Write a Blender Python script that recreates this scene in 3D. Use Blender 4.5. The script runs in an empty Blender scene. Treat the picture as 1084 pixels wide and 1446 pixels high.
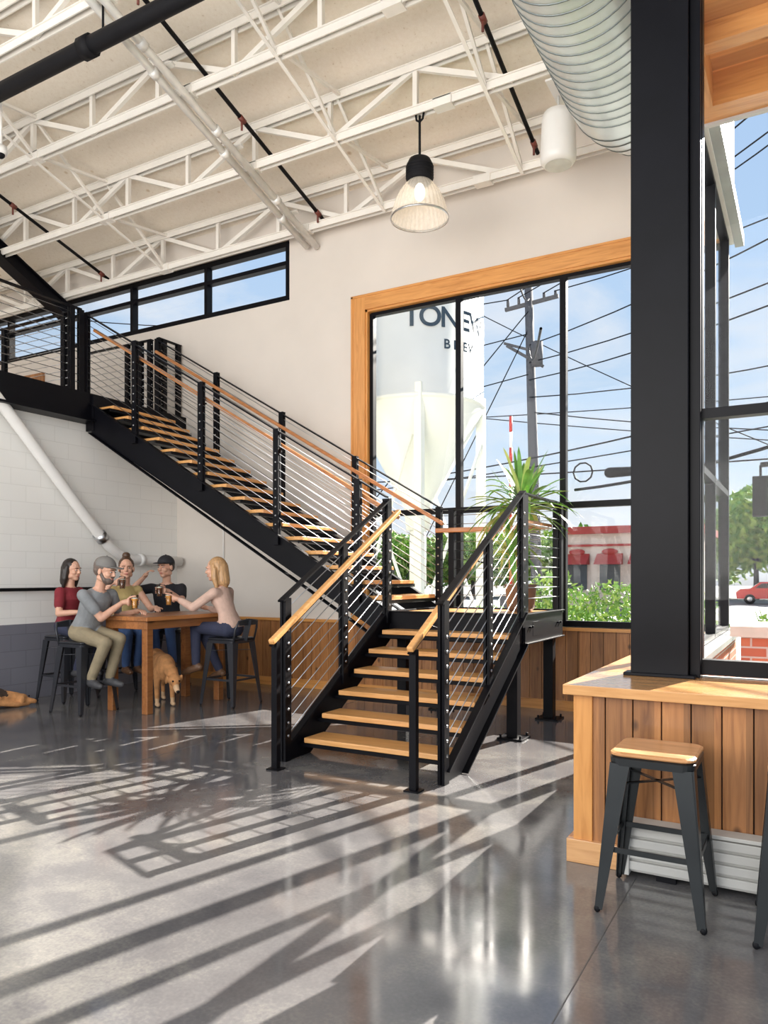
import bpy, math, random
from mathutils import Vector, Matrix
from math import sin, cos, pi, radians, sqrt
random.seed(7)
V=Vector
X_=V((1,0,0));Y_=V((0,1,0));Z_=V((0,0,1))
class B:
    def __init__(s): s.v=[];s.f=[];s.m=[];s.s=[]
    def add(s,vs,fs,m=0,sm=False):
        o=len(s.v); s.v+= [tuple(p) for p in vs]
        for f in fs: s.f.append([i+o for i in f]); s.m.append(m); s.s.append(sm)
    def box(s,x0,x1,y0,y1,z0,z1,m=0):
        vs=[(x0,y0,z0),(x1,y0,z0),(x1,y1,z0),(x0,y1,z0),(x0,y0,z1),(x1,y0,z1),(x1,y1,z1),(x0,y1,z1)]
        s.add(vs,[(0,3,2,1),(4,5,6,7),(0,1,5,4),(1,2,6,5),(2,3,7,6),(3,0,4,7)],m)
    def beam(s,p0,p1,w,h,m=0,up=Z_,w1=None,h1=None):
        p0=V(p0);p1=V(p1);d=(p1-p0).normalized()
        if abs(d.dot(up))>.98: up=Y_ if abs(d.y)<.9 else X_
        sd=d.cross(up).normalized();u=sd.cross(d).normalized()
        w1=w if w1 is None else w1;h1=h if h1 is None else h1
        vs=[]
        for p,a,b in((p0,w/2,h/2),(p1,w1/2,h1/2)):
            vs+=[p-sd*a-u*b,p+sd*a-u*b,p+sd*a+u*b,p-sd*a+u*b]
        s.add(vs,[(0,1,2,3),(7,6,5,4),(0,4,5,1),(1,5,6,2),(2,6,7,3),(3,7,4,0)],m)
    def loft(s,rings,m=0,n=14,sm=True,caps=True):
        vs=[];fs=[]
        for c,a,b in rings:
            for i in range(n):
                t=2*pi*i/n; vs.append(V(c)+V(a)*cos(t)+V(b)*sin(t))
        for k in range(len(rings)-1):
            for i in range(n):
                j=(i+1)%n; fs.append((k*n+i,k*n+j,(k+1)*n+j,(k+1)*n+i))
        if caps:
            fs.append(tuple(range(n-1,-1,-1)));fs.append(tuple((len(rings)-1)*n+i for i in range(n)))
        s.add(vs,fs,m,sm)
    def frames(s,pts):
        pts=[V(p) for p in pts];out=[];u=None
        for i,p in enumerate(pts):
            d=(pts[min(i+1,len(pts)-1)]-pts[max(i-1,0)]).normalized()
            if u is None: u=d.cross(Z_ if abs(d.z)<.9 else X_).normalized()
            u=(u-d*u.dot(d)).normalized(); out.append((p,u,d.cross(u).normalized()))
        return out
    def tube(s,pts,r,m=0,n=10,caps=True,sm=True):
        fr=s.frames(pts)
        if not isinstance(r,(list,tuple)): r=[r]*len(pts)
        s.loft([(p,a*rr,b*rr) for (p,a,b),rr in zip(fr,r)],m,n,sm,caps)
    def cyl(s,p0,p1,r0,r1=None,m=0,n=12,caps=True,sm=True):
        s.tube([p0,p1],[r0,r0 if r1 is None else r1],m,n,caps,sm)
    def cap(s,p0,p1,r0,r1=None,m=0,n=10):
        p0=V(p0);p1=V(p1);r1=r0 if r1 is None else r1
        d=p1-p0
        d=d.normalized() if d.length>1e-6 else Z_.copy()
        a=d.cross(Z_ if abs(d.z)<.9 else X_).normalized();b=d.cross(a)
        R=[]
        for t in(85,60,30,0): R.append((p0-d*r0*sin(radians(t)),r0*cos(radians(t))))
        for t in(0,30,60,85): R.append((p1+d*r1*sin(radians(t)),r1*cos(radians(t))))
        s.loft([(c,a*r,b*r) for c,r in R],m,n)
    def ell(s,c,a,b,u,m=0,n=16,k=9,t0=.03,t1=.97):
        R=[]
        for i in range(k+1):
            t=pi*(t0+(t1-t0)*i/k)
            R.append((V(c)-V(u)*cos(t),V(a)*sin(t),V(b)*sin(t)))
        s.loft(R,m,n)
    def lathe(s,prof,c,m=0,n=28,caps=False,rib=0):
        c=V(c);vs=[];fs=[]
        for r,z in prof:
            for i in range(n):
                t=2*pi*i/n; rr=r*(1+(rib if i%2 else 0)); vs.append(c+V((rr*cos(t),rr*sin(t),z)))
        for k in range(len(prof)-1):
            for i in range(n):
                j=(i+1)%n; fs.append((k*n+i,k*n+j,(k+1)*n+j,(k+1)*n+i))
        if caps:
            fs.append(tuple(range(n-1,-1,-1)));fs.append(tuple((len(prof)-1)*n+i for i in range(n)))
        s.add(vs,fs,m,rib==0)
    def prism(s,poly,off,m=0):
        n=len(poly);off=V(off);vs=[V(p) for p in poly]+[V(p)+off for p in poly]
        fs=[tuple(range(n-1,-1,-1)),tuple(range(n,2*n))]
        for i in range(n): j=(i+1)%n; fs.append((i,j,n+j,n+i))
        s.add(vs,fs,m)
    def obj(s,name,mats,parent=None,loc=None,recenter=True,bevel=0,rot=0):
        vs=s.v;off=V((0,0,0))
        if loc is None and recenter and vs:
            xs=[p[0] for p in vs];ys=[p[1] for p in vs];zs=[p[2] for p in vs]
            off=V(((min(xs)+max(xs))/2,(min(ys)+max(ys))/2,min(zs)))
            vs=[(p[0]-off.x,p[1]-off.y,p[2]-off.z) for p in vs]
        me=bpy.data.meshes.new(name);me.from_pydata(vs,[],s.f)
        for m in(mats if isinstance(mats,(list,tuple)) else [mats]): me.materials.append(m)
        me.polygons.foreach_set('material_index',s.m);me.polygons.foreach_set('use_smooth',s.s)
        me.update()
        o=bpy.data.objects.new(name,me);bpy.context.scene.collection.objects.link(o)
        o.location=off if loc is None else V(loc);o.rotation_euler=(0,0,rot)
        if parent: 
            o.parent=parent; o.location=o.location-parent.location
        if bevel:
            b=o.modifiers.new('bevel','BEVEL');b.width=bevel;b.segments=2;b.limit_method='ANGLE'
        return o
def fuse(b,voxel,smooth=3):
    me=bpy.data.meshes.new('tmp');me.from_pydata(b.v,[],b.f);me.update()
    o=bpy.data.objects.new('tmp',me);bpy.context.scene.collection.objects.link(o)
    r=o.modifiers.new('r','REMESH');r.mode='VOXEL';r.voxel_size=voxel
    if smooth:
        q=o.modifiers.new('s','SMOOTH');q.factor=.5;q.iterations=smooth
    dg=bpy.context.evaluated_depsgraph_get();dg.update()
    ev=o.evaluated_get(dg);m2=ev.to_mesh()
    vs=[v.co.copy() for v in m2.vertices];fs=[tuple(p.vertices) for p in m2.polygons]
    ev.to_mesh_clear();bpy.data.objects.remove(o);bpy.data.meshes.remove(me)
    return vs,fs
def empty(name,loc=(0,0,0)):
    e=bpy.data.objects.new(name,None);bpy.context.scene.collection.objects.link(e);e.location=loc;return e
def nm(name):
    m=bpy.data.materials.new(name);m.use_nodes=True;nt=m.node_tree
    return m,nt.nodes,nt.links,nt.nodes['Principled BSDF']
def ramp(n,stops):
    r=n.new('ShaderNodeValToRGB');e=r.color_ramp.elements
    while len(e)>1:e.remove(e[-1])
    e[0].position=stops[0][0];e[0].color=(*stops[0][1],1)
    for p,c in stops[1:]:
        q=e.new(p);q.color=(*c,1)
    return r
def noise(n,l,vec,scale,detail=4,dist=0,rough=.5):
    t=n.new('ShaderNodeTexNoise');t.inputs['Scale'].default_value=scale;t.inputs['Detail'].default_value=detail
    t.inputs['Distortion'].default_value=dist;t.inputs['Roughness'].default_value=rough
    if vec is not None:l.new(vec,t.inputs['Vector'])
    return t
def coord(n,l,scale=(1,1,1),which='Object'):
    t=n.new('ShaderNodeTexCoord');mp=n.new('ShaderNodeMapping');mp.inputs['Scale'].default_value=scale
    l.new(t.outputs[which],mp.inputs['Vector']);return mp.outputs['Vector']
def clampc(c,f): return tuple(min(1,x*f) for x in c)
def simple(name,col,rough=.5,metal=0,var=.1,scale=6,bump=0,spec=.5,coat=0):
    m,n,l,b=nm(name);v=coord(n,l);t=noise(n,l,v,scale,5)
    r=ramp(n,[(.3,clampc(col,1-var)),(.7,clampc(col,1+var))]);l.new(t.outputs['Fac'],r.inputs[0]);l.new(r.outputs[0],b.inputs['Base Color'])
    b.inputs['Roughness'].default_value=rough;b.inputs['Metallic'].default_value=metal;b.inputs['Specular IOR Level'].default_value=spec
    b.inputs['Coat Weight'].default_value=coat
    if bump:
        t2=noise(n,l,v,scale*8,4);bp=n.new('ShaderNodeBump');bp.inputs['Strength'].default_value=bump;bp.inputs['Distance'].default_value=.01
        l.new(t2.outputs['Fac'],bp.inputs['Height']);l.new(bp.outputs[0],b.inputs['Normal'])
    return m
def wood(name,light,dark,grain='x',rough=.35,plank=None,knots=False,coat=.2):
    m,n,l,b=nm(name);sc={'x':(1.2,16,16),'y':(16,1.2,16),'z':(16,16,1.2)}[grain]
    v=coord(n,l,sc);t=noise(n,l,v,1.6,6,1.2)
    mid=tuple((a*.6+c*.4) for a,c in zip(light,dark))
    r=ramp(n,[(.25,dark),(.48,mid),(.72,light)]);l.new(t.outputs['Fac'],r.inputs[0]);out=r.outputs[0]
    if knots:
        v2=coord(n,l,{'x':(1,2.5,2.5),'y':(2.5,1,2.5),'z':(3.2,3.2,2.0)}[grain]);vo=n.new('ShaderNodeTexVoronoi');vo.inputs['Scale'].default_value=1.5;l.new(v2,vo.inputs['Vector'])
        kr=ramp(n,[(.0,(1,1,1)),(.06,(.75,.75,.75)),(.13,(0,0,0))]);l.new(vo.outputs['Distance'],kr.inputs[0])
        mx=n.new('ShaderNodeMixRGB');mx.inputs[2].default_value=(*clampc(dark,.22),1);l.new(kr.outputs[0],mx.inputs[0]);l.new(out,mx.inputs[1]);out=mx.outputs[0]
    if plank:
        ax,w=plank;tc=n.new('ShaderNodeTexCoord');sp=n.new('ShaderNodeSeparateXYZ');l.new(tc.outputs['Object'],sp.inputs[0])
        d=n.new('ShaderNodeMath');d.operation='DIVIDE';d.inputs[1].default_value=w;l.new(sp.outputs[ax],d.inputs[0])
        f=n.new('ShaderNodeMath');f.operation='FLOOR';l.new(d.outputs[0],f.inputs[0])
        wn=n.new('ShaderNodeTexWhiteNoise');wn.noise_dimensions='1D';l.new(f.outputs[0],wn.inputs['W'])
        mr=n.new('ShaderNodeMapRange');mr.inputs[3].default_value=.66;mr.inputs[4].default_value=1.18;l.new(wn.outputs['Value'],mr.inputs[0])
        hs=n.new('ShaderNodeHueSaturation');l.new(mr.outputs[0],hs.inputs['Value']);l.new(out,hs.inputs['Color']);out=hs.outputs[0]
    l.new(out,b.inputs['Base Color']);b.inputs['Roughness'].default_value=rough;b.inputs['Coat Weight'].default_value=coat;b.inputs['Coat Roughness'].default_value=.15
    bp=n.new('ShaderNodeBump');bp.inputs['Strength'].default_value=.12;bp.inputs['Distance'].default_value=.004;l.new(t.outputs['Fac'],bp.inputs['Height']);l.new(bp.outputs[0],b.inputs['Normal'])
    return m
def glassy(name,tint=(1,1,1),refl=.5,base=.03,gr=.0):
    m,n,l,b=nm(name);n.remove(b);o=n['Material Output']
    tr=n.new('ShaderNodeBsdfTransparent');tr.inputs[0].default_value=(*tint,1);gl=n.new('ShaderNodeBsdfGlossy');gl.inputs['Roughness'].default_value=gr
    lw=n.new('ShaderNodeLayerWeight');lw.inputs[0].default_value=.2;mu=n.new('ShaderNodeMath');mu.operation='MULTIPLY_ADD';mu.inputs[1].default_value=refl;mu.inputs[2].default_value=base
    l.new(lw.outputs['Fresnel'],mu.inputs[0]);mx=n.new('ShaderNodeMixShader');l.new(mu.outputs[0],mx.inputs[0]);l.new(tr.outputs[0],mx.inputs[1]);l.new(gl.outputs[0],mx.inputs[2]);l.new(mx.outputs[0],o.inputs[0])
    return m
BLACK=simple('black_steel',(.003,.003,.005),.42,0,.2,5,0,.14)
BLACKM=simple('black_matte',(.008,.008,.010),.6,0,.1,6,0,.15)
STEEL=simple('brushed_steel',(.55,.56,.58),.3,1,.1,10)
GALV=simple('galvanised_duct',(.62,.66,.66),.36,.7,.10,3)
SEAM=simple('duct_seam',(.18,.21,.21),.4,.8)
WHITE=simple('white_paint',(.55,.54,.51),.5,0,.03)
WHITEP=simple('white_plastic',(.80,.79,.77),.35,0,.02)
JOIST=simple('joist_paint',(.82,.79,.74),.5,0,.03)
PLAST=simple('plaster_wall',(.69,.635,.58),.8,0,.035,1.2,.05)
OAK=wood('oak_tread',(.76,.40,.15),(.54,.25,.07),'x',.3)
OAKY=wood('oak_tread_y',(.76,.40,.15),(.54,.25,.07),'y',.3)
OAKH=wood('oak_handrail',(.52,.22,.08),(.34,.13,.04),'x',.3)
FIR=wood('fir_casing',(.72,.34,.10),(.50,.20,.045),'x',.35)
FIRZ=wood('fir_casing_z',(.72,.34,.10),(.50,.20,.045),'z',.35)
FIRY=wood('fir_casing_y',(.72,.34,.10),(.50,.20,.045),'y',.35)
WAINX=wood('wainscot_planks',(.47,.205,.068),(.24,.09,.028),'z',.4,(0,.148),True)
WAINY=wood('wainscot_planks_y',(.47,.205,.068),(.24,.09,.028),'z',.4,(1,.148),True)
COUNTER=wood('counter_wood',(.70,.38,.15),(.48,.22,.07),'x',.22,None,False,.5)
TABLEW=wood('table_wood',(.50,.20,.065),(.27,.095,.03),'y',.3,(0,.2),True)
SOFF=wood('soffit_boards',(.82,.42,.15),(.62,.27,.08),'x',.45,(1,.14),True)
GLASS=glassy('window_glass',(.985,.99,1),.16,.006)
GCLEAR=glassy('drink_glass',(.95,.97,.97),.8,.06)
m,n,l,b=nm('polished_concrete');FLOOR=m
v=coord(n,l);t=noise(n,l,v,.55,8,.6,.6);t2=noise(n,l,v,3,9,0,.68);t3=noise(n,l,v,60,4)
mx=n.new('ShaderNodeMixRGB');mx.inputs[0].default_value=.4;l.new(t.outputs['Fac'],mx.inputs[1]);l.new(t2.outputs['Fac'],mx.inputs[2])
mx2=n.new('ShaderNodeMixRGB');mx2.inputs[0].default_value=.15;l.new(mx.outputs[0],mx2.inputs[1]);l.new(t3.outputs['Fac'],mx2.inputs[2])
r=ramp(n,[(.36,(.080,.077,.083)),(.5,(.125,.12,.122)),(.58,(.18,.172,.162)),(.68,(.29,.265,.23))]);l.new(mx2.outputs[0],r.inputs[0]);l.new(r.outputs[0],b.inputs['Base Color'])
rr=n.new('ShaderNodeMapRange');rr.inputs[1].default_value=.3;rr.inputs[2].default_value=.7;rr.inputs[3].default_value=.06;rr.inputs[4].default_value=.17;l.new(t2.outputs['Fac'],rr.inputs[0]);l.new(rr.outputs[0],b.inputs['Roughness'])
b.inputs['Specular IOR Level'].default_value=.75
JOINT=simple('saw_cut_joint',(.08,.08,.08),.4)
def blockmat(name,c1,c2,mortar,w,h,ms,axis,bump=.4,rough=.6,off=.5):
    m,n,l,b=nm(name);tc=n.new('ShaderNodeTexCoord');sp=n.new('ShaderNodeSeparateXYZ');l.new(tc.outputs['Object'],sp.inputs[0]);cb=n.new('ShaderNodeCombineXYZ')
    l.new(sp.outputs[axis],cb.inputs[0]);l.new(sp.outputs[2],cb.inputs[1])
    br=n.new('ShaderNodeTexBrick');br.inputs['Color1'].default_value=(*c1,1);br.inputs['Color2'].default_value=(*c2,1);br.inputs['Mortar'].default_value=(*mortar,1)
    br.inputs['Scale'].default_value=1;br.inputs['Brick Width'].default_value=w;br.inputs['Row Height'].default_value=h;br.inputs['Mortar Size'].default_value=ms;br.inputs['Mortar Smooth'].default_value=.3;br.offset=off
    l.new(cb.outputs[0],br.inputs['Vector']);l.new(br.outputs['Color'],b.inputs['Base Color']);b.inputs['Roughness'].default_value=rough
    iv=n.new('ShaderNodeMath');iv.operation='SUBTRACT';iv.inputs[0].default_value=1;l.new(br.outputs['Fac'],iv.inputs[1])
    bp=n.new('ShaderNodeBump');bp.inputs['Strength'].default_value=bump;bp.inputs['Distance'].default_value=.006;l.new(iv.outputs[0],bp.inputs['Height']);l.new(bp.outputs[0],b.inputs['Normal']);return m
CMU=blockmat('painted_block_white',(.87,.86,.83),(.85,.84,.81),(.77,.76,.73),.43,.215,.005,1,.25)
CMUG=blockmat('painted_block_gray',(.19,.19,.225),(.18,.18,.215),(.14,.14,.17),.43,.215,.005,1,.25)
BRKX=blockmat('red_brick_x',(.42,.10,.05),(.52,.17,.08),(.5,.46,.42),.22,.075,.008,0)
BRKY=blockmat('red_brick_y',(.42,.10,.05),(.52,.17,.08),(.5,.46,.42),.22,.075,.008,1)
m,n,l,b=nm('roof_deck_fibre');DECK=m
v=coord(n,l);t=noise(n,l,v,22,6,0,.75);r=ramp(n,[(.28,(.50,.40,.28)),(.38,(.78,.71,.61)),(.7,(.84,.78,.69))]);l.new(t.outputs['Fac'],r.inputs[0])
vo=n.new('ShaderNodeTexVoronoi');vo.inputs['Scale'].default_value=2.2;l.new(v,vo.inputs['Vector']);kr=ramp(n,[(0,(.35,.2,.08)),(.05,(.7,.6,.45)),(.09,(1,1,1))]);l.new(vo.outputs['Distance'],kr.inputs[0])
mx=n.new('ShaderNodeMixRGB');mx.blend_type='MULTIPLY';mx.inputs[0].default_value=.7;l.new(r.outputs[0],mx.inputs[1]);l.new(kr.outputs[0],mx.inputs[2]);l.new(mx.outputs[0],b.inputs['Base Color']);b.inputs['Roughness'].default_value=.85
cam=bpy.data.cameras.new('camera');co=bpy.data.objects.new('camera',cam);bpy.context.scene.collection.objects.link(co)
cam.sensor_fit='HORIZONTAL';cam.sensor_width=36;cam.lens=36*1060/1084;cam.shift_y=92/1084
co.location=(0,0,1.6);co.rotation_euler=(radians(90),0,radians(29.5));cam.clip_end=500;bpy.context.scene.camera=co
bpy.context.scene.view_settings.view_transform='Standard'
w=bpy.data.worlds.new('sky');bpy.context.scene.world=w;w.use_nodes=True;n=w.node_tree.nodes;l=w.node_tree.links;bg=n['Background']
tc=n.new('ShaderNodeTexCoord');sp=n.new('ShaderNodeSeparateXYZ');l.new(tc.outputs['Generated'],sp.inputs[0])
r=ramp(n,[(0,(.40,.39,.37)),(.49,(.55,.54,.52)),(.505,(.84,.91,.96)),(.58,(.62,.78,.94)),(.70,(.48,.67,.92)),(1,(.32,.48,.82))])
ma=n.new('ShaderNodeMath');ma.operation='MULTIPLY_ADD';ma.inputs[1].default_value=.5;ma.inputs[2].default_value=.5;l.new(sp.outputs[2],ma.inputs[0]);l.new(ma.outputs[0],r.inputs[0])
mp=n.new('ShaderNodeMapping');mp.inputs['Scale'].default_value=(1.6,1.6,5);l.new(tc.outputs['Generated'],mp.inputs['Vector'])
cl=noise(n,l,mp.outputs[0],1.6,7,.6,.6);cr=ramp(n,[(.44,(0,0,0)),(.70,(.8,.8,.8))]);l.new(cl.outputs['Fac'],cr.inputs[0])
mx=n.new('ShaderNodeMixRGB');mx.inputs[2].default_value=(.95,.95,.95,1);l.new(cr.outputs[0],mx.inputs[0]);l.new(r.outputs[0],mx.inputs[1]);l.new(mx.outputs[0],bg.inputs[0]);bg.inputs[1].default_value=1.0
sd=bpy.data.lights.new('sun','SUN');sd.energy=26;sd.angle=radians(.35);sd.color=(1,.93,.82);so=bpy.data.objects.new('sun',sd);bpy.context.scene.collection.objects.link(so)
el=radians(30);az=radians(15);so.rotation_euler=V((-sin(az)*cos(el),-cos(az)*cos(el),-sin(el))).to_track_quat('-Z','Y').to_euler();so.location=(5,20,15)
def area(name,loc,d,sx,sy,e,col):
    a=bpy.data.lights.new(name,'AREA');a.shape='RECTANGLE';a.size=sx;a.size_y=sy;a.energy=e;a.color=col;o=bpy.data.objects.new(name,a);bpy.context.scene.collection.objects.link(o)
    o.location=loc;o.rotation_euler=V(d).to_track_quat('-Z','Y').to_euler()
area('rear_fill',(-5,-3.4,4.2),(-.25,1,.24),12,6,950,(1,.96,.90))  # added fill light behind the camera to brighten the room, not a fixture
area('ceiling_fill',(-5,-2.0,2.5),(-.05,.75,1),10,3,380,(1,.96,.90))  # added upward fill to lift the ceiling, no such lamp in the hall
YB=8.93;XL=-8.9
def deckz(y): return 7.08+.28*(8.7-y)
b=B();b.box(-8.9,6,-4,YB+.2,-.12,0,0)
b.box(-.803,-.798,-4,4.15,0,.001,1);b.box(-5.083,-5.078,-4,YB,0,.001,1)
b.obj('floor',[FLOOR,JOINT],recenter=False)
b=B()
def slab(x0,x1,y0,y1):
    z0,z1=deckz(y0),deckz(y1)
    b.add([(x0,y0,z0),(x1,y0,z0),(x1,y1,z1),(x0,y1,z1),(x0,y0,z0+.15),(x1,y0,z0+.15),(x1,y1,z1+.15),(x0,y1,z1+.15)],[(0,3,2,1),(4,5,6,7),(0,1,5,4),(1,2,6,5),(2,3,7,6),(3,0,4,7)])
slab(-15.2,-.7,4.9,9.5);slab(-15.2,6,-1.5,4.9)
b.obj('ceiling',DECK,recenter=False)
WZ=7.03
b=B()
def wb(x0,x1,z0,z1,m=0): b.box(x0,x1,YB,YB+.2,z0,z1,m)
wb(-15,-.8,-.1,1.0);wb(-15,-5.33,1.0,5.68);wb(-5.33,-.8,5.29,WZ);wb(-6.65,-5.33,5.68,WZ);wb(-15,-6.65,6.57,WZ)
b.obj('wall_back',[PLAST],recenter=False)
b=B();b.box(XL-.2,XL,-4,YB,.99,4.0,0);b.box(XL-.2,XL,-4,YB,-.1,.99,1);b.obj('wall_left',[CMU,CMUG],recenter=False)
b=B();b.box(-15.2,-15,-1.5,YB+.2,3.9,9.9);b.obj('wall_mezzanine_end',[PLAST],recenter=False)
b=B();b.box(-15,-8.72,-4,YB,3.96,4.14,0);b.box(-8.78,-8.70,-4,YB,3.78,4.16,1);b.box(-8.9,-8.62,-4,YB,3.76,3.79,1);b.obj('mezzanine_floor',[PLAST,BLACK],recenter=False)
b=B();b.box(-15,-12.2,YB-.03,YB,4.14,5.3);b.box(-15,-12.2,YB-.05,YB,5.3,5.35);b.obj('trim_mezzanine_wainscot',[WAINX],recenter=False)
b=B()
x=-8.9
while x<-1.2:
    b.box(x+.003,min(x+.145,-1.15),YB-.03,YB,.1,.96,0);x+=.148
b.box(-8.9,-1.15,YB-.012,YB,0,.96,2)
b.box(-8.9,-1.15,YB-.07,YB+.02,.96,1.0,1);b.obj('trim_wainscot_back',[WAINX,FIR,BLACKM],recenter=False)
b=B();b.box(-8.9,-1.15,YB-.05,YB,0,.12);b.obj('baseboard_back',[FIR],recenter=False)
b=B();b.box(-5.53,-5.33,YB-.05,YB+.01,1.0,5.49,1);b.box(-5.33,-.8,YB-.05,YB+.01,5.29,5.49,0);b.box(-5.36,-5.30,YB-.03,YB+.12,1.0,5.29,1);b.box(-5.33,-.8,YB-.03,YB+.12,5.26,5.29,0)
b.box(-5.55,-.8,YB-.06,YB,5.47,5.50,0);b.box(-5.55,-5.52,YB-.06,YB,1.0,5.49,1);b.obj('trim_window_casing',[FIR,FIRZ],recenter=False)
def frame(name,axis,pos,us,zs,t=.06,dp=.09,glass=True,parent=None,edge=.07):
    b=B()
    u0,u1=us[0],us[-1];z0,z1=zs[0],zs[-1]
    def bx(a0,a1,c0,c1,d,m): 
        if axis=='x': b.box(a0,a1,pos-d/2,pos+d/2,c0,c1,m)
        else: b.box(pos-d/2,pos+d/2,a0,a1,c0,c1,m)
    for i,u in enumerate(us):
        e=edge if i in(0,len(us)-1) else t; bx(u-e/2,u+e/2,z0,z1,dp,0)
    for i,z in enumerate(zs):
        e=edge if i in(0,len(zs)-1) else t; bx(u0,u1,z-e/2,z+e/2,dp*.96,0)
    if glass: bx(u0,u1,z0,z1,.006,1)
    return b.obj(name,[BLACK,GLASS],recenter=False)
frame('window_1','x',YB+.08,[-5.28,-3.966,-2.59,-1.2,-.83],[1.04,2.47,5.25],t=.075)
frame('window_2','x',YB+.08,[-14.6,-13.3,-11.65,-9.97,-8.305,-6.69],[5.72,6.25,6.53],.06,.12,edge=.09)
frame('window_3','y',-.8,[5.0,6.3,7.6,8.93],[1.04,2.5,5.28])
frame('window_4','x',4.9,[-.6,1.2,3.0,4.8,6],[1.06,2.58,5.25],edge=.09)
b=B();b.box(-.9,-.72,4.95,YB+.2,5.28,7.0,0);b.box(-.72,-.63,6.12,YB+.35,5.30,5.42,1);b.box(-.88,-.735,5.0,YB,-.1,.94,2);b.box(-.735,-.70,5.0,YB+.2,-.1,.98,3);b.box(-.75,-.64,5.0,YB+.2,.98,1.03,1)
b.obj('wall_right',[WHITE,simple('gray_flashing',(.28,.30,.29),.5),PLAST,BRKY],recenter=False)
b=B();b.box(-.85,6,4.85,5.0,5.28,8.0,0);b.box(-.8,6,4.865,4.95,-.1,1.0,0);b.box(-.7,6,4.95,4.99,-.1,.98,1);b.obj('wall_front_bay',[WHITE,BRKX],recenter=False)
b=B();b.box(-.60,5,5.01,6.05,5.22,5.30,0);b.box(-.71,5,5.85,6.05,4.98,5.22,1);b.box(-.60,5,5.3,5.42,5.08,5.22,1);b.box(-.71,-.60,5.01,5.85,4.98,5.22,2);b.box(-.70,5,6.05,6.09,4.96,5.36,3)
b.obj('exterior_soffit',[SOFF,FIR,FIRY,WHITE])
b=B();b.box(-.95,-.62,4.745,4.77,1.0,8.1);b.box(-.95,-.62,4.95,4.975,1.0,8.1);b.box(-.80,-.77,4.77,4.95,1,8.1);b.box(-.62,-.56,4.80,4.95,1,8.1);b.box(-.95,-.93,4.77,4.95,1,8.1);b.box(-.99,-.58,4.72,4.84,1.0,1.02)
b.obj('steel_column',[BLACK],bevel=.004)
b=B();b.box(-1.2,5,4.15,4.86,.945,1.0,0);b.box(-1.2,-.89,4.86,YB-.07,.945,1.0,3)
x=-1.13
while x<5: b.box(x+.003,x+.145,4.225,4.25,.10,.945,1);x+=.148
b.box(-1.128,5,4.24,4.86,0,.945,4)
y=4.27
while y<YB-.15: b.box(-1.155,-1.128,y+.003,min(y+.145,YB-.1),.10,.945,2);y+=.148
b.box(-1.128,-.9,4.86,YB-.08,0,.945,4)
b.box(-1.155,-1.05,4.21,4.27,0,.945,5)
b.box(-1.19,-.86,4.19,4.225,0,.13,0);b.box(-1.19,-1.155,4.226,YB-.08,0,.13,3)
b.obj('window_counter',[COUNTER,WAINX,WAINY,FIRY,BLACKM,FIRZ],bevel=.003)
b=B();b.box(-.84,5,4.14,4.215,.03,.29,0)
for z in(.07,.13,.19,.25): b.box(-.84,5,4.115,4.14,z-.022,z+.022,0)
b.box(-.84,5,4.11,4.22,.28,.30,0);b.box(-.86,-.83,4.10,4.22,.02,.30,0);b.box(-.70,-.60,4.14,4.2,0,.03,1);b.box(3,3.1,4.14,4.2,0,.03,1)
b.obj('baseboard_heater',[WHITE,BLACKM],bevel=.003)
def zb(y): return 6.5+.28*(8.7-y)
Ys=[8.68-1.15*i for i in range(8)]
for ji,y in enumerate(Ys):
    b=B();x0=-14.9;x1=-.95 if y>4.7 else 5.9;z=zb(y);h=.5
    for zz in(z,z+h):
        b.beam((x0,y-.04,zz),(x1,y-.04,zz),.014,.09);b.beam((x0,y+.04,zz),(x1,y+.04,zz),.014,.09)
        b.beam((x0,y,zz+.04),(x1,y,zz+.04),.13,.012)
    P=2.3;x=x0+.2+(ji%2)*.5
    while x+P<x1+.01:
        b.beam((x,y,z),(x+P/2,y,z+h),.045,.06);b.beam((x+P/2,y,z+h),(x+P,y,z),.045,.06)
        b.beam((x+P/2,y,z),(x+P/2,y,z+h),.055,.055);b.beam((x,y,z),(x,y,z+h),.05,.05);x+=P
    x=x0+.6
    while x<x1: b.box(x-.11,x+.11,y-.065,y+.065,z-.055,z+.05);x+=2.7
    b.obj('roof_joist',[JOIST])
b=B()
for x in(-12,-8.9,-3.0,-4.9):
    for a,c in zip(Ys[:-1],Ys[1:]):
        b.beam((x,a,zb(a)),(x,c,zb(c)+.5),.035,.035);b.beam((x+.06,a,zb(a)+.5),(x+.06,c,zb(c)),.035,.035)
    b.beam((x,Ys[0],zb(Ys[0])-.05),(x,Ys[-1],zb(Ys[-1])-.05),.04,.012)
b.obj('joist_bridging',[JOIST])
b=B()
b.cyl((-6.28,8.85,zb(8.85)-.11),(-6.28,.5,zb(.5)-.11),.045,n=12);b.cyl((-6.14,8.9,zb(8.9)-.11),(-6.14,.5,zb(.5)-.11),.045,n=12)
for y in[8.3-1.15*i for i in range(7)]:
    b.cyl((-6.28,y,zb(y)-.11),(-6.28,y-.08,zb(y-.08)-.11),.06);b.cyl((-6.14,y-.3,zb(y-.3)-.11),(-6.14,y-.38,zb(y-.38)-.11),.06);b.beam((-6.21,y,zb(y)-.02),(-6.21,y+.05,zb(y+.05)-.02),.3,.03)
b.obj('electrical_conduit',[simple('conduit_white',(.8,.79,.76),.4,.2)])
REDP=simple('sprinkler_red',(.14,.03,.02),.5)
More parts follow.
